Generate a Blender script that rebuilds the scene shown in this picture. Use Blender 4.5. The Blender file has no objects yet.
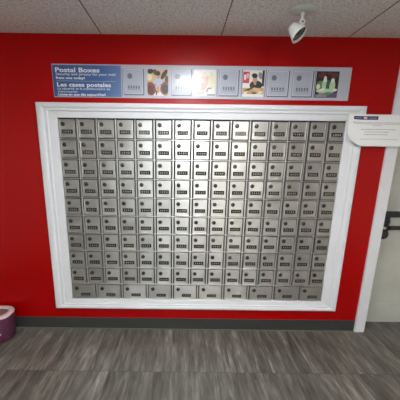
import bpy, bmesh, math, random
from mathutils import Vector, Matrix, Euler
random.seed(7)
S = bpy.context.scene
COL = S.collection

# ------------------------------------------------------------------ camera
cd = bpy.data.cameras.new('camera')
cam = bpy.data.objects.new('camera', cd); COL.objects.link(cam)
cd.sensor_width = 36; cd.lens = 245/400*36
cd.shift_x = 18.4/400; cd.shift_y = 8.9/400
cd.clip_start = 0.02
right = Vector((0.999923, 0.0015206, 0.0123128))
fwd = Vector((0.0010121, 0.9791542, -0.2031159))
up = Vector((-0.012365, 0.2031127, 0.9790773))
m = Matrix((right, up, -fwd)).transposed().to_4x4()
m.translation = Vector((-0.155015, -2.002219, 1.554104))
cam.matrix_world = m
S.camera = cam

# ------------------------------------------------------------------ world / exposure
w = bpy.data.worlds.new('world'); S.world = w; w.use_nodes = True
w.node_tree.nodes['Background'].inputs[0].default_value = (0.8, 0.85, 1, 1)
w.node_tree.nodes['Background'].inputs[1].default_value = 0.3
vs = S.view_settings
vs.view_transform = 'Standard'; vs.look = 'None'; vs.gamma = 1; vs.use_curve_mapping = False
vs.exposure = 1.15
LAMP_NEAR = 50.0      # emission of the small ceiling light close to the wall
FILL_FAR = 13.0        # emission of the two added fill lights further back
CEIL = 2.4304

# ------------------------------------------------------------------ material helpers
def new_mat(name):
    mt = bpy.data.materials.new(name); mt.use_nodes = True
    nt = mt.node_tree
    return mt, nt, nt.nodes['Principled BSDF']
def N(nt, t, **kw):
    n = nt.nodes.new(t)
    for k, v in kw.items():
        if k in n.inputs: n.inputs[k].default_value = v
        else: setattr(n, k, v)
    return n
def plain(name, col, rough=.5, metal=0, coat=0, var=.06, scale=30):
    """a plain colour with a faint procedural mottle"""
    mt, nt, b = new_mat(name)
    tc = N(nt, 'ShaderNodeTexCoord')
    no = N(nt, 'ShaderNodeTexNoise', Scale=scale, Detail=3.0)
    nt.links.new(tc.outputs['Object'], no.inputs['Vector'])
    mr = N(nt, 'ShaderNodeMapRange'); mr.inputs['To Min'].default_value = 1-var; mr.inputs['To Max'].default_value = 1+var
    nt.links.new(no.outputs['Fac'], mr.inputs['Value'])
    mx = N(nt, 'ShaderNodeVectorMath', operation='SCALE'); mx.inputs[0].default_value = col[:3]
    nt.links.new(mr.outputs['Result'], mx.inputs['Scale'])
    nt.links.new(mx.outputs['Vector'], b.inputs['Base Color'])
    b.inputs['Roughness'].default_value = rough; b.inputs['Metallic'].default_value = metal
    b.inputs['Coat Weight'].default_value = coat
    b.inputs['Coat Roughness'].default_value = .19
    return mt
def add_bump(mt, scale, strength, dist=.001, detail=4.0, stretch=(1,1,1)):
    nt = mt.node_tree; b = nt.nodes['Principled BSDF']
    tc = N(nt, 'ShaderNodeTexCoord'); mp = N(nt, 'ShaderNodeMapping'); mp.inputs['Scale'].default_value = stretch
    no = N(nt, 'ShaderNodeTexNoise', Scale=scale, Detail=detail)
    bp = N(nt, 'ShaderNodeBump'); bp.inputs['Strength'].default_value = strength; bp.inputs['Distance'].default_value = dist
    nt.links.new(tc.outputs['Object'], mp.inputs['Vector']); nt.links.new(mp.outputs['Vector'], no.inputs['Vector'])
    nt.links.new(no.outputs['Fac'], bp.inputs['Height']); nt.links.new(bp.outputs['Normal'], b.inputs['Normal'])
    return mt

M = {}
M['red_paint'] = add_bump(plain('red_paint', (.37, .0002, .0004), .27, var=.03, scale=4), 220, .25)
M['red_paint'].node_tree.nodes['Principled BSDF'].inputs['Specular IOR Level'].default_value = .26
M['white_trim'] = plain('white_gloss_trim', (.72, .73, .765), .35, var=.02)
M['white_wall'] = plain('offwhite_wall', (.62, .60, .56), .6, var=.03, scale=4)
M['base'] = plain('dark_grey_vinyl', (.040, .044, .042), .45, var=.08)
M['base_edge'] = plain('vinyl_toe', (.16, .145, .12), .5)
M['door'] = add_bump(plain('door_paint', (.50, .51, .46), .4, var=.22, scale=3.5), 60, .15)
M['black_iron'] = plain('black_hardware', (.02, .02, .022), .32, var=.2)
M['steel_hw'] = plain('worn_steel', (.65, .62, .58), .3, metal=1)
M['black_plastic'] = plain('black_plate', (.020, .018, .016), .25, coat=.5)
M['dark_gap'] = plain('dark_recess', (.03, .03, .03), .6)
M['digit'] = plain('digit_paint', (.22, .205, .185), .45)
M['lock'] = plain('lock_face', (.09, .088, .085), .30, metal=.9)
M['lock_key'] = plain('keyway', (.005, .005, .005), .5)
M['lamp_white'] = plain('white_enamel', (.80, .82, .78), .3, coat=.3, var=.02)
M['lamp_canopy'] = plain('canopy_enamel', (.60, .64, .61), .4, var=.03)
M['reflector'] = plain('dull_reflector', (.25, .25, .26), .25, metal=1)
M['bulb'] = plain('lamp_glass', (.03, .03, .035), .08, coat=1)
M['purple'] = plain('purple_plastic', (.120, .028, .072), .4, var=.15, scale=20)
M['pink_rim'] = plain('pale_pink_rim', (.66, .50, .52), .4)
M['inside'] = plain('brown_inside', (.22, .12, .10), .6)
M['magenta'] = plain('magenta_patch', (.25, .03, .14), .4)
M['paper'] = plain('white_paper', (.88, .88, .89), .6, var=.01)
M['ink'] = plain('grey_ink', (.36, .36, .38), .7)
M['navy'] = plain('navy_ink', (.025, .03, .12), .5)
M['text_white'] = plain('white_print', (.85, .87, .9), .35, coat=.5)
M['signbase'] = plain('silver_sign', (.46, .47, .55), .38, coat=.45, var=.03)
M['box_light'] = plain('print_box_face', (.40, .42, .51), .38, coat=.45, var=.05)
M['box_edge'] = plain('print_box_edge', (.11, .12, .18), .38, coat=.45)
M['box_hi'] = plain('print_box_highlight', (.58, .60, .68), .38, coat=.45)
M['box_digit'] = plain('print_box_digit', (.13, .14, .19), .38, coat=.45)
def pr(name, col): M[name] = plain('print_'+name, col, .38, coat=.45, var=.12, scale=80)
for n_, c_ in dict(tan=(.60,.42,.22), brown=(.11,.03,.02), redbrown=(.20,.05,.035), dark=(.012,.010,.012), skin=(.55,.27,.18),
        shirt=(.42,.50,.66), white=(.75,.75,.73), pink=(.72,.42,.40), cream=(.75,.66,.48), grey=(.25,.25,.27), red=(.55,.03,.06),
        bread=(.50,.32,.14), green=(.10,.25,.10), palegreen=(.48,.62,.40), teal=(.02,.12,.09), violet=(.13,.08,.20), plum=(.12,.02,.03)).items(): pr(n_, c_)

def mat_blue():
    mt, nt, b = new_mat('blue_print')
    tc = N(nt, 'ShaderNodeTexCoord'); sp = N(nt, 'ShaderNodeSeparateXYZ')
    nt.links.new(tc.outputs['Object'], sp.inputs[0])
    mr = N(nt, 'ShaderNodeMapRange'); mr.inputs['From Min'].default_value = -1.13; mr.inputs['From Max'].default_value = -.60
    nt.links.new(sp.outputs['X'], mr.inputs['Value'])
    cr = N(nt, 'ShaderNodeValToRGB')
    cr.color_ramp.elements[0].color = (.030, .085, .27, 1); cr.color_ramp.elements[1].color = (.13, .21, .42, 1)
    e = cr.color_ramp.elements.new(.7); e.color = (.05, .125, .34, 1)
    nt.links.new(mr.outputs['Result'], cr.inputs['Fac']); nt.links.new(cr.outputs['Color'], b.inputs['Base Color'])
    b.inputs['Roughness'].default_value = .38; b.inputs['Coat Weight'].default_value = .45; b.inputs['Coat Roughness'].default_value = .12
    return mt
M['blue'] = mat_blue()

def mat_steel(name, base, rough=.40, aniso=.74):
    """brushed stainless steel, grain running across, each door with its own slight tarnish"""
    mt, nt, b = new_mat(name)
    tc = N(nt, 'ShaderNodeTexCoord'); oi = N(nt, 'ShaderNodeObjectInfo')
    mp = N(nt, 'ShaderNodeMapping'); mp.inputs['Scale'].default_value = (3, 3, 160)
    ad = N(nt, 'ShaderNodeVectorMath', operation='ADD'); nt.links.new(tc.outputs['Object'], ad.inputs[0]); nt.links.new(oi.outputs['Random'], ad.inputs[1])
    nt.links.new(ad.outputs[0], mp.inputs['Vector'])
    no = N(nt, 'ShaderNodeTexNoise', Scale=6.0, Detail=4.0); nt.links.new(mp.outputs['Vector'], no.inputs['Vector'])
    sm = N(nt, 'ShaderNodeTexNoise', Scale=14.0, Detail=5.0); nt.links.new(ad.outputs[0], sm.inputs['Vector'])
    r1 = N(nt, 'ShaderNodeMapRange'); r1.inputs['To Min'].default_value = .86; r1.inputs['To Max'].default_value = 1.10
    nt.links.new(no.outputs['Fac'], r1.inputs['Value'])
    r2 = N(nt, 'ShaderNodeMapRange'); r2.inputs['To Min'].default_value = .80; r2.inputs['To Max'].default_value = 1.0
    nt.links.new(oi.outputs['Random'], r2.inputs['Value'])
    mu = N(nt, 'ShaderNodeMath', operation='MULTIPLY'); nt.links.new(r1.outputs[0], mu.inputs[0]); nt.links.new(r2.outputs[0], mu.inputs[1])
    sc = N(nt, 'ShaderNodeVectorMath', operation='SCALE'); sc.inputs[0].default_value = base
    nt.links.new(mu.outputs[0], sc.inputs['Scale']); nt.links.new(sc.outputs['Vector'], b.inputs['Base Color'])
    r3 = N(nt, 'ShaderNodeMapRange'); r3.inputs['To Min'].default_value = rough-.07; r3.inputs['To Max'].default_value = rough+.10
    nt.links.new(sm.outputs['Fac'], r3.inputs['Value']); nt.links.new(r3.outputs[0], b.inputs['Roughness'])
    b.inputs['Metallic'].default_value = 1
    b.inputs['Anisotropic'].default_value = aniso
    cb = N(nt, 'ShaderNodeCombineXYZ'); cb.inputs[2].default_value = 1.0
    nt.links.new(cb.outputs[0], b.inputs['Tangent'])
    bp = N(nt, 'ShaderNodeBump'); bp.inputs['Strength'].default_value = .12; bp.inputs['Distance'].default_value = .0006
    nt.links.new(no.outputs['Fac'], bp.inputs['Height'])
    # slight unevenness of the pressed sheet
    wv = N(nt, 'ShaderNodeTexNoise', Scale=9.0, Detail=1.0); nt.links.new(ad.outputs[0], wv.inputs['Vector'])
    b2 = N(nt, 'ShaderNodeBump'); b2.inputs['Strength'].default_value = .6; b2.inputs['Distance'].default_value = .008
    nt.links.new(wv.outputs['Fac'], b2.inputs['Height']); nt.links.new(b2.outputs['Normal'], bp.inputs['Normal'])
    nt.links.new(bp.outputs['Normal'], b.inputs['Normal'])
    return mt
M['steel'] = mat_steel('brushed_steel', (.75, .745, .73))
M['steel_frame'] = mat_steel('brushed_steel_face', (.84, .83, .81), .46)

def mat_ceiling():
    mt, nt, b = new_mat('fissured_ceiling_tile')
    tc = N(nt, 'ShaderNodeTexCoord')
    v = N(nt, 'ShaderNodeTexNoise', Scale=70.0, Detail=6.0, Roughness=.7); nt.links.new(tc.outputs['Object'], v.inputs['Vector'])
    cr = N(nt, 'ShaderNodeValToRGB')
    cr.color_ramp.elements[0].position = .36; cr.color_ramp.elements[0].color = (.58, .555, .53, 1)
    cr.color_ramp.elements[1].position = .56; cr.color_ramp.elements[1].color = (.86, .86, .84, 1)
    nt.links.new(v.outputs['Fac'], cr.inputs['Fac']); nt.links.new(cr.outputs['Color'], b.inputs['Base Color'])
    bp = N(nt, 'ShaderNodeBump'); bp.inputs['Strength'].default_value = .8; bp.inputs['Distance'].default_value = .004
    nt.links.new(v.outputs['Fac'], bp.inputs['Height']); nt.links.new(bp.outputs['Normal'], b.inputs['Normal'])
    b.inputs['Roughness'].default_value = .85
    return mt
M['ceiling'] = mat_ceiling()
M['seam'] = plain('ceiling_seam', (.22, .19, .17), .8)

def mat_floor():
    mt, nt, b = new_mat('grey_wood_vinyl')
    L = nt.links.new
    tc = N(nt, 'ShaderNodeTexCoord'); sp = N(nt, 'ShaderNodeSeparateXYZ'); L(tc.outputs['Object'], sp.inputs[0])
    def math_(op, a, bval=None):
        n = N(nt, 'ShaderNodeMath', operation=op)
        for i, q in enumerate((a, bval)):
            if q is None: continue
            if isinstance(q, (int, float)): n.inputs[i].default_value = q
            else: L(q, n.inputs[i])
        return n.outputs[0]
    px = math_('DIVIDE', math_('SUBTRACT', sp.outputs['X'], .083), .152)
    py = math_('DIVIDE', math_('ADD', sp.outputs['Y'], .470), .914)
    ix, iy = math_('FLOOR', px), math_('FLOOR', py)
    cb = N(nt, 'ShaderNodeCombineXYZ'); L(ix, cb.inputs[0]); L(iy, cb.inputs[1])
    wn = N(nt, 'ShaderNodeTexWhiteNoise'); L(cb.outputs[0], wn.inputs['Vector'])
    off = N(nt, 'ShaderNodeVectorMath', operation='SCALE'); off.inputs['Scale'].default_value = 13; L(wn.outputs['Color'], off.inputs[0])
    ad = N(nt, 'ShaderNodeVectorMath', operation='ADD'); L(tc.outputs['Object'], ad.inputs[0]); L(off.outputs[0], ad.inputs[1])
    def streak(sx, sy, det, rough=.6):
        mp = N(nt, 'ShaderNodeMapping'); mp.inputs['Scale'].default_value = (sx, sy, 1); L(ad.outputs[0], mp.inputs['Vector'])
        no = N(nt, 'ShaderNodeTexNoise', Scale=1.0, Detail=det, Roughness=rough, Distortion=.6); L(mp.outputs[0], no.inputs['Vector'])
        return no.outputs['Fac']
    s1 = streak(24, 3.2, 5.0); s2 = streak(60, 7, 4.0); s3 = streak(9, 3, 3.0)
    tot = math_('ADD', math_('MULTIPLY', s1, .5), math_('ADD', math_('MULTIPLY', s2, .25), math_('MULTIPLY', s3, .25)))
    tot = math_('ADD', tot, math_('MULTIPLY', math_('SUBTRACT', wn.outputs['Value'], .5), .075))
    cr = N(nt, 'ShaderNodeValToRGB'); e = cr.color_ramp.elements
    e[0].position = .36; e[0].color = (.046, .042, .034, 1); e[1].position = .67; e[1].color = (.30, .285, .245, 1)
    k = e.new(.48); k.color = (.098, .091, .077, 1); k = e.new(.56); k.color = (.152, .142, .122, 1)
    L(tot, cr.inputs['Fac'])
    # hairline joints
    fx = math_('FRACT', px); fy = math_('FRACT', py)
    jx = math_('LESS_THAN', fx, .012); jy = math_('LESS_THAN', fy, .004)
    j = math_('MAXIMUM', math_('MULTIPLY', jx, .25), math_('MULTIPLY', jy, .55))
    mix = N(nt, 'ShaderNodeMix', data_type='RGBA'); L(j, mix.inputs[0]); L(cr.outputs['Color'], mix.inputs[6]); mix.inputs[7].default_value = (.03, .028, .025, 1)
    L(mix.outputs[2], b.inputs['Base Color'])
    b.inputs['Roughness'].default_value = .42
    bp = N(nt, 'ShaderNodeBump'); bp.inputs['Strength'].default_value = .2; bp.inputs['Distance'].default_value = .001
    L(s2, bp.inputs['Height']); L(bp.outputs['Normal'], b.inputs['Normal'])
    return mt
M['floor'] = mat_floor()
def mat_emit(name, col, s):
    mt, nt, b = new_mat(name)
    b.inputs['Base Color'].default_value = (.8, .8, .8, 1)
    b.inputs['Emission Color'].default_value = (*col, 1); b.inputs['Emission Strength'].default_value = s
    return mt

# ------------------------------------------------------------------ mesh helpers
def box(bm, x0, x1, y0, y1, z0, z1, mi=0):
    vs_ = [bm.verts.new((x, y, z)) for x in (x0, x1) for y in (y0, y1) for z in (z0, z1)]
    for f in ((0,1,3,2), (4,6,7,5), (0,4,5,1), (2,3,7,6), (0,2,6,4), (1,5,7,3)):
        fc = bm.faces.new([vs_[i] for i in f]); fc.material_index = mi
def prism(bm, pts, y0, y1, mi=0):
    """outline in x,z between depth y1 (back) and y0 (front)"""
    a = [bm.verts.new((x, y0, z)) for x, z in pts]; b_ = [bm.verts.new((x, y1, z)) for x, z in pts]
    n = len(pts)
    for f in [a, list(reversed(b_))] + [[a[i], b_[i], b_[(i+1) % n], a[(i+1) % n]] for i in range(n)]:
        fc = bm.faces.new(f); fc.material_index = mi
def ell(cx, cz, rx, rz, n=20, rot=0):
    c, s = math.cos(rot), math.sin(rot)
    return [(cx + rx*math.cos(t)*c - rz*math.sin(t)*s, cz + rx*math.cos(t)*s + rz*math.sin(t)*c) for t in [2*math.pi*i/n for i in range(n)]]
def rrect(x0, x1, z0, z1, r, n=4):
    out = []
    for cx, cz, a0 in ((x1-r, z1-r, 0), (x0+r, z1-r, 90), (x0+r, z0+r, 180), (x1-r, z0+r, 270)):
        for i in range(n+1):
            t = math.radians(a0 + 90*i/n); out.append((cx + r*math.cos(t), cz + r*math.sin(t)))
    return out
def lathe(bm, prof, mat4=None, n=28, mi=0, sx=1, sy=1):
    """profile (r,z) list revolved round z"""
    rings = []
    for r, z in prof:
        ring = []
        for i in range(n):
            t = 2*math.pi*i/n; v = Vector((r*math.cos(t)*sx, r*math.sin(t)*sy, z))
            ring.append(bm.verts.new(mat4 @ v if mat4 else v))
        rings.append(ring)
    for a, b_ in zip(rings, rings[1:]):
        for i in range(n):
            fc = bm.faces.new((a[i], a[(i+1) % n], b_[(i+1) % n], b_[i])); fc.material_index = mi; fc.smooth = True
    for ring in (rings[0], rings[-1]):
        fc = bm.faces.new(ring if ring is rings[-1] else list(reversed(ring))); fc.material_index = mi
def obj(name, bm, mats, parent=None, bevel=0, smooth=False):
    bmesh.ops.recalc_face_normals(bm, faces=bm.faces)
    me = bpy.data.meshes.new(name); bm.to_mesh(me); bm.free()
    for mm in (mats if isinstance(mats, (list, tuple)) else [mats]): me.materials.append(M[mm] if isinstance(mm, str) else mm)
    if smooth:
        for p in me.polygons: p.use_smooth = True
    o = bpy.data.objects.new(name, me); COL.objects.link(o)
    if parent: o.parent = parent
    if bevel:
        md = o.modifiers.new('bevel', 'BEVEL'); md.width = bevel; md.segments = 2; md.limit_method = 'ANGLE'
    return o
def one(name, mats, parent, *boxes, bevel=0):
    bm = bmesh.new()
    for b_ in boxes: box(bm, *b_)
    return obj(name, bm, mats, parent, bevel)
def thing(name, label, cat, loc=(0, 0, 0), group=None):
    o = bpy.data.objects.new(name, None); COL.objects.link(o); o.location = loc; o.empty_display_size = .05
    return tag(o, label, cat, group)
def tag(o, label, cat, group=None):
    o['label'] = label; o['category'] = cat
    if group: o['group'] = group
    return o
def struct(o): o['kind'] = 'structure'; return o
def text(name, s, x, z, y, size, mat, parent, width=None, bold=0, depth=.0006):
    cu = bpy.data.curves.new(name, 'FONT'); cu.body = s; cu.size = size; cu.extrude = depth; cu.offset = bold
    cu.resolution_u = 3
    t = bpy.data.objects.new(name + '_curve', cu); COL.objects.link(t)
    dg = bpy.context.evaluated_depsgraph_get(); dg.update()
    me = bpy.data.meshes.new_from_object(t.evaluated_get(dg)); bpy.data.objects.remove(t)
    xs = [v.co.x for v in me.vertices]; x0, x1 = min(xs), max(xs)
    k = (width/(x1-x0)) if width else 1
    for v in me.vertices:
        a, b_, c = v.co
        v.co = (x + (a-x0)*k, y - c, z + b_)
    me.materials.clear(); me.materials.append(M[mat])
    o = bpy.data.objects.new(name, me); COL.objects.link(o); o.parent = parent
    return o

# ------------------------------------------------------------------ room shell
XL, XR, YB = -2.75, 3.1, -4.6
T = .14
MX0, MX1, MZ0, MZ1 = -1.140, 1.128, .290, 1.862      # opening for the mailboxes
DX0, DX1, DZ = 1.535, 2.46, 2.22                      # door opening
struct(one('floor', 'floor', None, (XL-T, XR+T, YB-T, T+.4, -.05, 0)))
struct(one('ceiling', 'ceiling', None, (XL-T, XR+T, YB-T, T+.4, CEIL, CEIL+.05)))
bm = bmesh.new()
for x0, x1, z0, z1 in ((XL, MX0, 0, CEIL), (MX0, MX1, 0, MZ0), (MX0, MX1, MZ1, CEIL), (MX1, DX0, 0, CEIL), (DX0, DX1, DZ, CEIL), (DX1, XR, 0, CEIL)):
    box(bm, x0, x1, 0, T, z0, z1)
struct(obj('wall_front', bm, 'red_paint'))
struct(one('wall_left', 'white_wall', None, (XL-T, XL, YB, T, 0, CEIL)))
struct(one('wall_right', 'white_wall', None, (XR, XR+T, YB, T, 0, CEIL)))
struct(one('wall_back', 'white_wall', None, (XL-T, XR+T, YB-T, YB, 0, CEIL)))
# ceiling seams (flat tape strips where the boards meet)
for i, sx in enumerate((-.753, .120, 1.048)):
    struct(one('trim_%d' % (i+10), 'seam', None, (sx-.004, sx+.004, -1.9, 0, CEIL-.0015, CEIL)))
# baseboard
bm = bmesh.new()
box(bm, XL, 1.4545, -.004, 0, .004, .112); 
struct(obj('baseboard_front', bm, 'base', bevel=.0015))
struct(one('baseboard_toe', 'base_edge', None, (XL, 1.4545, -.012, 0, 0, .004)))
bpy.data.objects['baseboard_toe'].name = 'trim_2'
# door casing (flat white board) and head
struct(one('trim_1', 'white_trim', None, (1.4555, 1.5425, -.018, 0, 0, 2.295), (1.5425, 2.55, -.018, 0, 2.205, 2.295), (2.455, 2.55, -.018, 0, 0, 2.205), bevel=.003))
# door and its hardware
d = thing('door_1', 'grey-white painted metal door with black latch', 'door', (1.9, .12, 0)); struct(d)
def dl(name, mats, *b, bevel=0, parent=None):
    q = [(x0-1.9, x1-1.9, y0-.12, y1-.12, z0, z1) for x0, x1, y0, y1, z0, z1 in b]
    return one(name, mats, parent or d, *q, bevel=bevel)
dl('door_leaf', 'door', (1.539, 2.455, .120, .139, .012, 2.21), bevel=.002)
kp = dl('kick_plate', 'door', (1.60, 2.40, .117, .120, .03, .215), bevel=.001); kp['label'] = 'lighter grey kick plate'
bar = dl('latch_bar', 'black_iron', (1.545, 2.30, .075, .100, 1.068, 1.122), (2.26, 2.30, .075, .120, 1.075, 1.135), (1.545, 1.58, .075, .120, 1.078, 1.11), bevel=.006)
bar2 = dl('lower_bar', 'black_iron', (1.60, 2.30, .078, .098, .955, .990), (2.26, 2.30, .078, .12, .955, .99), (1.66, 1.69, .078, .12, .955, .99), bevel=.005)
dl('latch_case', 'black_iron', (1.605, 1.682, .085, .120, .905, 1.070), bevel=.008)
bm = bmesh.new()
R90 = Matrix.Rotation(math.radians(90), 4, 'X')
for cx, cz, r in ((1.640, 1.030, .042), (1.640, .912, .048)):
    lathe(bm, [(0.001, 0), (r, 0), (r, .028), (r*.85, .045), (r*.45, .05), (0.001, .05)], Matrix.Translation((cx-1.9, 0, cz)) @ R90)
lb = obj('lock_body', bm, 'black_iron', d)
bm = bmesh.new()
lathe(bm, [(0.001, .045), (.012, .045), (.012, .058), (.008, .06), (0.001, .06)], Matrix.Translation((1.625-1.9, 0, .975)) @ R90)
kc = obj('key_cylinder', bm, 'steel_hw', lb); kc['label'] = 'bright steel key cylinder'
dl('strike_plate', 'steel_hw', (1.5445, 1.57, .112, .120, .955, 1.0), bevel=.002)

# ------------------------------------------------------------------ mailbox bank
A, H = .15036, .15528
Z0 = 1.8468; X0 = -7.5*A
cab = thing('mailbox_cabinet', 'brushed steel front grid that carries all the mailbox doors inside the white frame', 'mailbox cabinet', (0, .05, MZ0))
def cb_(name, mats, *b, bevel=0):
    return one(name, mats, cab, *[(x0, x1, y0-.05, y1-.05, z0-MZ0, z1-MZ0) for x0, x1, y0, y1, z0, z1 in b], bevel=bevel)
cb_('back_panel', 'dark_gap', (MX0, MX1, .012, .10, MZ0, MZ1))
ZB = Z0 - 9*H                      # top of the wide bottom row
ZE = .303
for j in range(1, 11):
    z = Z0 - j*H if j < 10 else ZE
    cb_('rail', 'steel_frame', (MX0+.001, MX1-.001, .000, .012, z-.0032, z+.0032), bevel=.001)
for i in range(15):
    x = X0 + i*A
    x = max(MX0+.009, min(MX1-.009, x))
    cb_('stile', 'steel_frame', (x-.0048, x+.0048, -.002, .012, ZB+.0036, Z0-.0036), bevel=.001)
for i in range(10):
    x = X0 + i*A*1.5
    x = max(MX0+.009, min(MX1-.009, x))
    cb_('stile', 'steel_frame', (x-.0048, x+.0048, -.002, .012, ZE+.0036, ZB-.0036), bevel=.001)

def door_bm(wd, ht):
    """pressed pan door: rim, chamfer and a very slightly raised field"""
    bm = bmesh.new()
    def ring(ins, y): return [bm.verts.new((x, y, z)) for x, z in rrect(-wd/2+ins, wd/2-ins, -ht/2+ins, ht/2-ins, max(.004-ins, .0012), 3)]
    rs = [ring(0, .0115), ring(0, -.0065), ring(.0012, -.0090), ring(.0030, -.0095), ring(.0048, -.0085), ring(.0060, -.0085)]
    n = len(rs[0])
    for a, b_ in zip(rs, rs[1:]):
        for i in range(n): bm.faces.new((a[i], a[(i+1) % n], b_[(i+1) % n], b_[i]))
    bm.faces.new(rs[-1]); bm.faces.new(rs[0])
    return bm
def lock_bm():
    bm = bmesh.new()
    lathe(bm, [(.0005, 0), (.0165, 0), (.0165, .005), (.0145, .0090), (.0100, .0100), (.0005, .0100)], R90, 22, 0)
    return bm
def key_bm():
    bm = bmesh.new(); box(bm, -.0012, .0012, -.0113, -.0098, -.007, .007); return bm
def plate_bm(pw, ph):
    bm = bmesh.new(); prism(bm, rrect(-pw/2, pw/2, -ph/2, ph/2, .002, 2), -.0022, 0, 0); return bm
def dig_bm(pw, ph):
    bm = bmesh.new(); n = 4
    for k in range(n):
        cx = -pw*.30 + k*pw*.20
        w_, h_ = pw*.055, ph*.27
        prism(bm, ell(cx, 0, w_, h_, 10), -.0027, -.0022)
    return bm
def mesh_of(name, bm, mats):
    bmesh.ops.recalc_face_normals(bm, faces=bm.faces)
    me = bpy.data.meshes.new(name); bm.to_mesh(me); bm.free()
    for mm in mats: me.materials.append(M[mm])
    return me
def make_mailbox(wd, ht, lx, lz, px, pz, pw, ph):
    t = bpy.data.objects.new('mailbox', None); COL.objects.link(t); t.empty_display_size = .03
    dd = obj('door', door_bm(wd, ht), 'steel', t)
    lk = obj('lock', lock_bm(), 'lock', dd); lk.location = (lx, -.0085, lz)
    pt = obj('number_plate', plate_bm(pw, ph), 'black_plastic', dd); pt.location = (px, -.0085, pz)
    # a fine keyway and the worn digits sit in the parts' own meshes
    for host, bmf, mm in ((lk, key_bm(), 'lock_key'), (pt, dig_bm(pw, ph), 'digit')):
        b2 = bmesh.new(); b2.from_mesh(host.data)
        n0 = len(b2.faces); tmp = bpy.data.meshes.new('t'); bmf.to_mesh(tmp); bmf.free(); b2.from_mesh(tmp); b2.faces.ensure_lookup_table()
        for f in b2.faces[n0:]: f.material_index = 1
        bmesh.ops.recalc_face_normals(b2, faces=b2.faces)
        b2.to_mesh(host.data); b2.free(); host.data.materials.append(M[mm])
    return t
def copy_tree(o, parent=None):
    c = o.copy(); COL.objects.link(c); c.parent = parent
    for ch in [q for q in bpy.data.objects if q.parent == o]: copy_tree(ch, c)
    return c
ORD = ['first', 'second', 'third', 'fourth', 'fifth', 'sixth', 'seventh', 'eighth', 'ninth', 'tenth', 'eleventh', 'twelfth', 'thirteenth', 'fourteenth', 'fifteenth']
dw, dh = .1205, .1375
proto = make_mailbox(dw, dh, -.0300, .033, 0, -.0235, .086, .031)
def place(t, x, z, tz, tx, label, group):
    t.location = (x, 0, z); t.rotation_euler = (tx, 0, tz)
    tag(t, label, 'mailbox', group)
coltilt = [random.uniform(-.6, .6) for _ in range(15)]
boxes = []
for r in range(9):
    for c in range(15):
        t = proto if (r == 0 and c == 0) else copy_tree(proto)
        side = 'from the left' if c < 8 else 'from the right'
        k = c if c < 8 else 14-c
        rowt = 'top row' if r == 0 else '%s row from the top' % ORD[r]
        lab = 'small steel mailbox with round lock, %s, %s %s' % (rowt, ORD[k], side)
        place(t, X0+(c+.5)*A, Z0-(r+.5)*H, math.radians(coltilt[c]*1.3+random.uniform(-.5, .5)), math.radians(random.uniform(-.5, .5)), lab, 'small steel mailboxes')
WA = A*1.5
hh = ZB - ZE
protow = make_mailbox(WA-.028, hh-.016, -.062, .032, .012, -.027, .082, .027)
for c in range(10):
    t = protow if c == 0 else copy_tree(protow)
    k, side = (c, 'from the left') if c < 5 else (9-c, 'from the right')
    place(t, X0+(c+.5)*WA, (ZB+ZE)/2, math.radians(random.uniform(-.5, .5)), math.radians(random.uniform(-.5, .5)),
          'wide steel mailbox in the bottom row, %s %s' % (ORD[k], side), 'wide steel mailboxes along the bottom')

# ------------------------------------------------------------------ white moulded frame, four mitred lengths
fr = thing('moulded_frame', 'white moulded wooden frame around the whole block of mailboxes', 'frame', (0, 0, .217))
OX0, OX1, OZ0, OZ1 = -1.274, 1.247, .217, 1.957
IX0, IX1, IZ0, IZ1 = -1.122, 1.113, .302, 1.848
prof = [(0, 0), (0, -.020), (.03, -.026), (.12, -.030), (.26, -.030), (.34, -.026), (.37, -.020), (.44, -.019), (.47, -.024), (.53, -.024), (.58, -.016), (.97, -.013), (1, -.010), (1, 0)]
oc = [(OX0, OZ0), (OX1, OZ0), (OX1, OZ1), (OX0, OZ1)]
ic = [(IX0, IZ0), (IX1, IZ0), (IX1, IZ1), (IX0, IZ1)]
for s in range(4):
    a, b_ = s, (s+1) % 4
    bm = bmesh.new(); ends = []
    for e in (a, b_):
        ends.append([bm.verts.new((oc[e][0]+(ic[e][0]-oc[e][0])*t, y, oc[e][1]+(ic[e][1]-oc[e][1])*t-.217)) for t, y in prof])
    for i in range(len(prof)-1): bm.faces.new((ends[0][i], ends[0][i+1], ends[1][i+1], ends[1][i]))
    bm.faces.new((ends[0][-1], ends[0][0], ends[1][0], ends[1][-1]))
    bm.faces.new(ends[0]); bm.faces.new(ends[1])
    # keep a hairline at the mitres
    mid = Vector(((oc[a][0]+oc[b_][0])/2, 0, (oc[a][1]+oc[b_][1])/2-.217))
    dirx = Vector((oc[b_][0]-oc[a][0], 0, oc[b_][1]-oc[a][1])).normalized()
    for v in bm.verts:
        dd = (v.co-mid).dot(dirx); v.co -= dirx*(.0006 if dd > 0 else -.0006)
    obj('frame_length', bm, 'white_trim', fr)

# ------------------------------------------------------------------ sign above the mailboxes
BX0, BX1, BZ0, BZ1 = -1.133, 1.102, 1.997, 2.228
sg = thing('sign_panel', 'long silver and blue sign about postal boxes above the white frame', 'sign', (0, 0, BZ0))
def sp(name, mats, *b, bevel=0): return one(name, mats, sg, *[(x0, x1, y0, y1, z0-BZ0, z1-BZ0) for x0, x1, y0, y1, z0, z1 in b], bevel=bevel)
sp('backing_board', 'signbase', (BX0, BX1, -.006, 0, BZ0, BZ1), bevel=.001)
bp_ = sp('blue_panel', 'blue', (BX0+.004, -.619, -.0066, -.006, BZ0+.006, BZ1-.008)); bp_['label'] = 'blue panel with white writing'
yT = -.0072
def tl(s, x, z, size, width, bold=0):
    o = text('lettering', s, x, z-BZ0, yT, size, 'text_white', sg, width, bold); o['label'] = 'white words: ' + s.replace('!', '')[:40]
tl('Postal Boxes', -1.108, 2.172, .044, .330, .0010)
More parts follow.
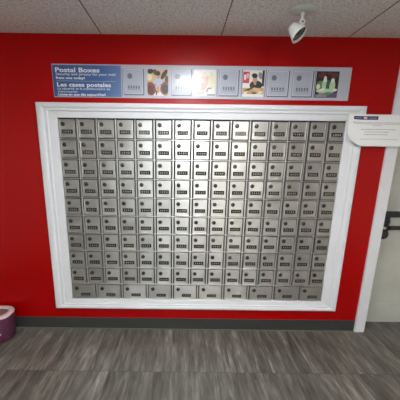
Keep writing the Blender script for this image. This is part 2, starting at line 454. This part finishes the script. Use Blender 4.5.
tl('Security and privacy for your mail', -1.106, 2.150, .025, .445)
tl('Rent one today!', -1.106, 2.124, .023, .215, .0006)
tl('Les cases postales', -1.102, 2.072, .040, .405, .0010)
tl('La sécurité et la confidentialité de', -1.100, 2.050, .022, .395)
tl('votre courrier', -1.100, 2.030, .022, .150)
tl('Louez-en une dès aujourd\u2019hui!', -1.100, 2.009, .023, .360, .0006)
sp('divider_line', 'box_hi', (-1.106, -.66, -.0070, -.0066, 2.1095, 2.1115))
PZ0, PZ1 = 2.016, 2.200
# printed mailbox pictures
for x0, x1 in ((-.598, -.446), (-.241, -.087), (.117, .268), (.478, .644), (.667, .825)):
    bm = bmesh.new(); zb, zt = PZ0-BZ0, PZ1-BZ0; y = -.006
    wd = x1-x0
    prism(bm, rrect(x0, x1, zb, zt, .006), y-.0004, y, 0)
    prism(bm, rrect(x0+.003, x1-.009, zb+.009, zt-.002, .006), y-.0008, y-.0004, 1)
    prism(bm, rrect(x0+.008, x1-.014, zb+.014, zt-.007, .004), y-.0010, y-.0008, 2)
    prism(bm, ell(x0+wd*.30, zt-.050, .019, .019), y-.0016, y-.0010, 3)
    for k in range(5):
        cx = x0 + wd*(.24+.125*k)
        prism(bm, rrect(cx-.0062, cx+.0062, zb+.046, zb+.068, .002, 2), y-.0014, y-.0010, 3)
    prism(bm, rrect(x0+wd*.20, x0+wd*.82, zb+.038, zb+.041, .001, 2), y-.0014, y-.0010, 3)
    o = obj('printed_mailbox', bm, ['box_edge', 'box_hi', 'box_light', 'box_digit'], sg)
# dark bars between the printed pictures
for x in (-.610, .104, .288, .466, .836):
    sp('divider_bar', 'box_edge', (x-.0022, x+.0022, -.0066, -.006, PZ0-.002, PZ1+.006))
def photo(x0, x1, label, bg, shapes):
    mats = [bg]; bm = bmesh.new(); zb, zt = PZ0-BZ0, PZ1-BZ0
    prism(bm, [(x0, zb), (x1, zb), (x1, zt), (x0, zt)], -.0066, -.006, 0)
    y = -.0066
    W, Hh = x1-x0, zt-zb
    for mt, kind, a, b_, c, d_, rot in shapes:
        if mt not in mats: mats.append(mt)
        cl = lambda p: (min(max(p[0], x0), x1), min(max(p[1], zb), zt))
        if kind == 'e': pts = [cl(p) for p in ell(x0+a*W, zb+b_*Hh, c*W, d_*Hh, 16, rot)]
        else: pts = [cl(p) for p in ((x0+a*W, zb+b_*Hh), (x0+c*W, zb+b_*Hh), (x0+c*W, zb+d_*Hh), (x0+a*W, zb+d_*Hh))]
        prism(bm, pts, y-.00012, -.006, mats.index(mt)); y -= .00012
    bmesh.ops.remove_doubles(bm, verts=bm.verts, dist=1e-7)
    o = obj('photograph', bm, mats, sg); o['label'] = label
photo(-.422, -.265, 'printed photo of a person in a pale blue shirt between brown seats', 'tan', [
    ('dark','e',.15,.92,.14,.10,.2), ('brown','e',.38,.88,.10,.12,.5), ('dark','e',.80,.80,.10,.22,-.6), ('brown','e',.93,.6,.10,.16,0), ('cream','e',.10,.70,.14,.12,0),
    ('white','r',.30,0,.80,.14,0), ('shirt','e',.52,.48,.22,.20,0), ('skin','e',.52,.76,.085,.12,0), ('dark','e',.52,.84,.10,.09,0), ('skin','e',.36,.40,.10,.04,.4), ('skin','e',.66,.40,.10,.04,-.4),
    ('redbrown','e',.16,.26,.24,.26,.25), ('brown','e',.14,.22,.16,.18,.25), ('redbrown','e',.85,.28,.23,.26,-.2), ('dark','e',.86,.26,.15,.17,0), ('skin','r',.46,.10,.56,.38,0), ('brown','r',.40,.02,.46,.2,0)])
photo(-.074, .091, 'printed photo paled by painted-in glare, with a pink shape and cream flowers', 'white', [  # glare washing out this print is put into its pale colours
    ('cream','e',.72,.74,.22,.20,0), ('grey','e',.86,.50,.12,.10,.6), ('cream','e',.80,.48,.18,.20,0), ('pink','e',.44,.50,.20,.34,-.25), ('skin','e',.42,.36,.10,.16,0),
    ('cream','e',.50,.82,.12,.10,0), ('white','e',.64,.86,.10,.07,0), ('grey','e',.70,.24,.14,.09,.5), ('white','e',.80,.20,.16,.08,0), ('pink','e',.30,.16,.22,.10,0), ('grey','r',.62,.02,1,.08,0)])
photo(.295, .454, 'printed photo of a person in black behind loaves of bread', 'white', [
    ('red','r',0,.52,.30,.95,0), ('white','r',.05,.64,.14,.84,0), ('pink','r',.18,.70,.26,.88,0), ('white','r',0,.42,.28,.52,0), ('grey','e',.82,.8,.10,.14,.3), ('dark','r',.90,.40,1,1,0),
    ('dark','e',.62,.44,.30,.18,0), ('skin','e',.56,.66,.11,.15,0), ('dark','e',.54,.80,.14,.09,-.2), ('skin','e',.58,.52,.06,.07,0),
    ('white','r',0,0,1,.22,0), ('bread','r',0,.10,1,.34,0), ('brown','e',.30,.26,.22,.06,.3), ('cream','e',.20,.16,.16,.06,.2), ('bread','e',.40,.20,.22,.07,.4), ('tan','e',.70,.26,.24,.07,-.3), ('brown','e',.55,.14,.12,.04,0), ('white','e',.60,.05,.35,.06,0), ('cream','e',.85,.16,.12,.05,.2)])
photo(.843, 1.013, 'printed dark photo of pale green bottles and flowers', 'dark', [
    ('plum','e',.25,.86,.18,.10,.3), ('brown','e',.80,.84,.16,.10,.4), ('plum','e',.60,.92,.14,.06,0), ('green','e',.20,.42,.18,.22,0), ('violet','r',.55,0,1,.20,0), ('grey','r',.05,.02,.55,.12,0),
    ('palegreen','e',.40,.50,.12,.24,0), ('white','e',.40,.70,.07,.12,0), ('teal','e',.56,.46,.10,.22,0), ('palegreen','e',.74,.46,.13,.22,0), ('white','e',.74,.66,.08,.08,0),
    ('palegreen','e',.46,.26,.42,.09,0), ('white','e',.30,.30,.12,.05,.3), ('cream','e',.12,.42,.08,.10,0), ('green','e',.60,.16,.20,.06,0), ('white','e',.88,.30,.09,.05,0), ('grey','e',.28,.14,.12,.05,0), ('violet','e',.80,.10,.14,.06,0)])

# ------------------------------------------------------------------ paper notice taped across frame and door casing
nt_ = thing('paper_notice', 'white paper notice with navy heading taped from frame to door casing', 'notice', (1.10, -.033, 1.90))
PX0, PX1, PT = 1.108, 1.585, 1.896
def bot(s):   # bottom edge with the lifted left corner
    return 1.655 + (.060*(1-s/.27)**2 if s < .27 else 0) + .006*math.sin(s*3.1) + (.02*((s-.85)/.15)**2 if s > .85 else 0)
def psurf(s, t, lift=0):
    x = PX0 + (PX1-PX0)*s + .010*t*(1-s)
    z = PT + (bot(s)-PT)*t
    curl = (max(0, t-.62)/.38)**2 * (max(0, 1-s/.55))**1.0
    y = -.001 - .034*curl - .004*math.sin(s*5)*t*t - lift
    return Vector((x-1.10, y, z-1.90))
bm = bmesh.new(); NS, NT = 44, 26
g = [[bm.verts.new(psurf(i/NS, j/NT)) for j in range(NT+1)] for i in range(NS+1)]
for i in range(NS):
    for j in range(NT): bm.faces.new((g[i][j], g[i+1][j], g[i+1][j+1], g[i][j+1]))
o = obj('sheet', bm, 'paper', nt_, smooth=True)
sd = o.modifiers.new('solid', 'SOLIDIFY'); sd.thickness = .0004; sd.offset = 0
def patch(bm, s0, s1, t0, t1, mi=0, lift=.0006):
    n = max(1, int((s1-s0)*24))
    for k in range(n):
        a, b_ = s0+(s1-s0)*k/n, s0+(s1-s0)*(k+1)/n
        f = bm.faces.new([bm.verts.new(psurf(*q, lift)) for q in ((a, t0), (b_, t0), (b_, t1), (a, t1))]); f.material_index = mi
bm = bmesh.new()
patch(bm, .085, .475, .055, .165, 0)
patch(bm, .245, .295, .078, .142, 1, .0010)
patch(bm, .225, .245, .085, .135, 2, .0010); patch(bm, .295, .312, .085, .135, 2, .0010)
patch(bm, .105, .205, .105, .122, 3, .0010); patch(bm, .33, .455, .105, .122, 3, .0010)
hd = obj('heading_strip', bm, ['navy', 'white', 'red', 'box_light'], nt_); hd['label'] = 'navy heading strip with white and red emblem'
bm = bmesh.new()
def words(s0, s1, t, h=.014):
    s = s0
    while s < s1:
        l = random.uniform(.018, .05); patch(bm, s, min(s+l, s1), t, t+h); s += l+.007
words(.08, .985, .245, .016); words(.08, .985, .285, .016); words(.40, .56, .335, .014)
words(.22, .78, .455, .018); words(.28, .68, .535, .018); words(.28, .66, .615, .018); words(.22, .86, .76, .014)
obj('printed_lines', bm, 'ink', nt_)

# ------------------------------------------------------------------ ceiling spotlight
sl = thing('ceiling_spotlight', 'white adjustable spotlight hanging from its round ceiling plate', 'spotlight', (.556, -.330, CEIL))
bm = bmesh.new()
lathe(bm, [(.001, 0), (1, 0), (.98, -.006), (.90, -.011), (.35, -.015), (.001, -.015)], Matrix.Diagonal((.082, .056, 1, 1)), 40)
obj('ceiling_plate', bm, 'lamp_canopy', sl)
bm = bmesh.new()
lathe(bm, [(.001, -.013), (.012, -.013), (.011, -.028), (.008, -.040), (.008, -.060), (.001, -.060)], None, 20)
obj('stem', bm, 'lamp_white', sl)
bm = bmesh.new()
KZ = -.068
lathe(bm, [(.001, -.010), (.014, -.010), (.0185, -.007), (.0185, .007), (.014, .010), (.001, .010)], Matrix.Translation((0, 0, KZ)) @ Matrix.Rotation(math.radians(90), 4, 'X'), 24)
kn = obj('knuckle', bm, 'lamp_white', sl)
bm = bmesh.new()
lathe(bm, [(.001, .0101), (.005, .0101), (.005, .0125), (.001, .0125)], Matrix.Translation((0, 0, KZ)) @ Matrix.Rotation(math.radians(90), 4, 'X'), 12)
obj('screw', bm, 'black_iron', kn)
axis = Vector((.50, -.42, -.78)).normalized()
rot = axis.to_track_quat('Z', 'Y').to_matrix().to_4x4()
HC = Vector((-.034, -.012, KZ-.052))
mh = Matrix.Translation(HC) @ rot @ Matrix.Scale(.86, 4)
bm = bmesh.new()
lathe(bm, [(.001, -.052), (.020, -.052), (.029, -.047), (.035, -.036), (.040, -.015), (.050, .015), (.056, .036), (.058, .042), (.055, .043), (.050, .030), (.044, .012), (.001, .010)], mh, 40)
obj('lamp_head', bm, 'lamp_white', sl)
bm = bmesh.new()
lathe(bm, [(.0435, .0115), (.0485, .028), (.0475, .0295), (.030, .0150), (.001, .0125)], mh, 36)
rf = obj('reflector', bm, 'reflector', sl)
bm = bmesh.new()
lathe(bm, [(.001, .0125), (.022, .014), (.024, .022), (.016, .031), (.001, .034)], mh, 24)
obj('bulb', bm, 'bulb', rf)

# ------------------------------------------------------------------ purple tub on the floor at the left
tub = thing('plastic_tub', 'purple tub with pale pink rim on the floor by the baseboard', 'tub', (-1.722, -.125, 0))
def sup(rx, ry, n=40, e=2.6):
    out = []
    for i in range(n):
        t = 2*math.pi*i/n; c, s = math.cos(t), math.sin(t)
        out.append((math.copysign(abs(c)**(2/e), c)*rx, math.copysign(abs(s)**(2/e), s)*ry))
    return out
def loft(bm, levels, mi=0):
    rings = [[bm.verts.new((x, y, z)) for x, y in sup(rx, ry)] for rx, ry, z in levels]
    n = len(rings[0])
    for a, b_ in zip(rings, rings[1:]):
        for i in range(n):
            f = bm.faces.new((a[i], a[(i+1) % n], b_[(i+1) % n], b_[i])); f.smooth = True; f.material_index = mi
    bm.faces.new(rings[-1]); bm.faces.new(list(reversed(rings[0])))
bm = bmesh.new(); loft(bm, [(.105, .085, 0), (.110, .089, .006), (.118, .096, .220), (.118, .096, .222)])
bd = obj('body', bm, 'purple', tub)
bm = bmesh.new(); loft(bm, [(.118, .096, .222), (.120, .098, .224), (.120, .098, .232), (.112, .090, .244), (.086, .064, .246), (.084, .062, .234), (.08, .06, .228)])
rm = obj('rim', bm, 'pink_rim', tub); rm['label'] = 'pale pink rim'
bm = bmesh.new(); loft(bm, [(.083, .061, .2282), (.078, .056, .234)])
obj('lid_panel', bm, 'inside', rm)
bm = bmesh.new()
prism(bm, ell(.035, .155, .013, .016, 16), -.0975, -.080)
q = obj('printed_patch', bm, 'magenta', bd)
bm = bmesh.new()
prism(bm, ell(.060, .085, .008, .007, 12), -.0965, -.080)
q = obj('emblem', bm, 'white', bd); q['label'] = 'small white mark'

# ------------------------------------------------------------------ ceiling light above the view, and two added fill lights behind the camera
def ceiling_light(x, y, wx, wy, s, label, col=(.95, .98, 1)):
    t = thing('ceiling_light', label, 'ceiling light', (x, y, CEIL))
    k = .022
    one('housing', 'lamp_white', t, (-wx/2-.02, wx/2+.02, -wy/2-.02, -wy/2, -k, 0), (-wx/2-.02, wx/2+.02, wy/2, wy/2+.02, -k, 0),
        (-wx/2-.02, -wx/2, -wy/2, wy/2, -k, 0), (wx/2, wx/2+.02, -wy/2, wy/2, -k, 0))
    one('diffuser', mat_emit('diffuser_glow', col, s), t, (-wx/2, wx/2, -wy/2, wy/2, -.014, -.001))
def fill_tube(x, y, wx, wy, s, label, col):
    """added fill light shaped like a fluorescent fitting: glowing lens on a slim channel hung just under the ceiling"""
    t = thing('ceiling_light', label, 'ceiling light', (x, y, CEIL))
    one('channel', 'lamp_white', t, (-.05, .05, -wy/2, wy/2, -.10, 0), bevel=.004)
    one('diffuser', mat_emit('diffuser_glow', col, s), t, (-wx/2, wx/2, -wy/2+.01, wy/2-.01, -.17, -.10), bevel=.02)
ceiling_light(-.07, -1.10, .30, .30, LAMP_NEAR, 'small square ceiling light nearest the mailboxes')
fill_tube(.85, -3.0, .30, 1.2, FILL_FAR*1.3, 'long added fill light behind the camera on the right side', (1, .97, .91))  # added to fill the room and streak the steel doors with bright bands
fill_tube(-.77, -3.0, .30, 1.2, FILL_FAR*.9, 'long added fill light behind the camera on the left side', (.88, .96, 1))
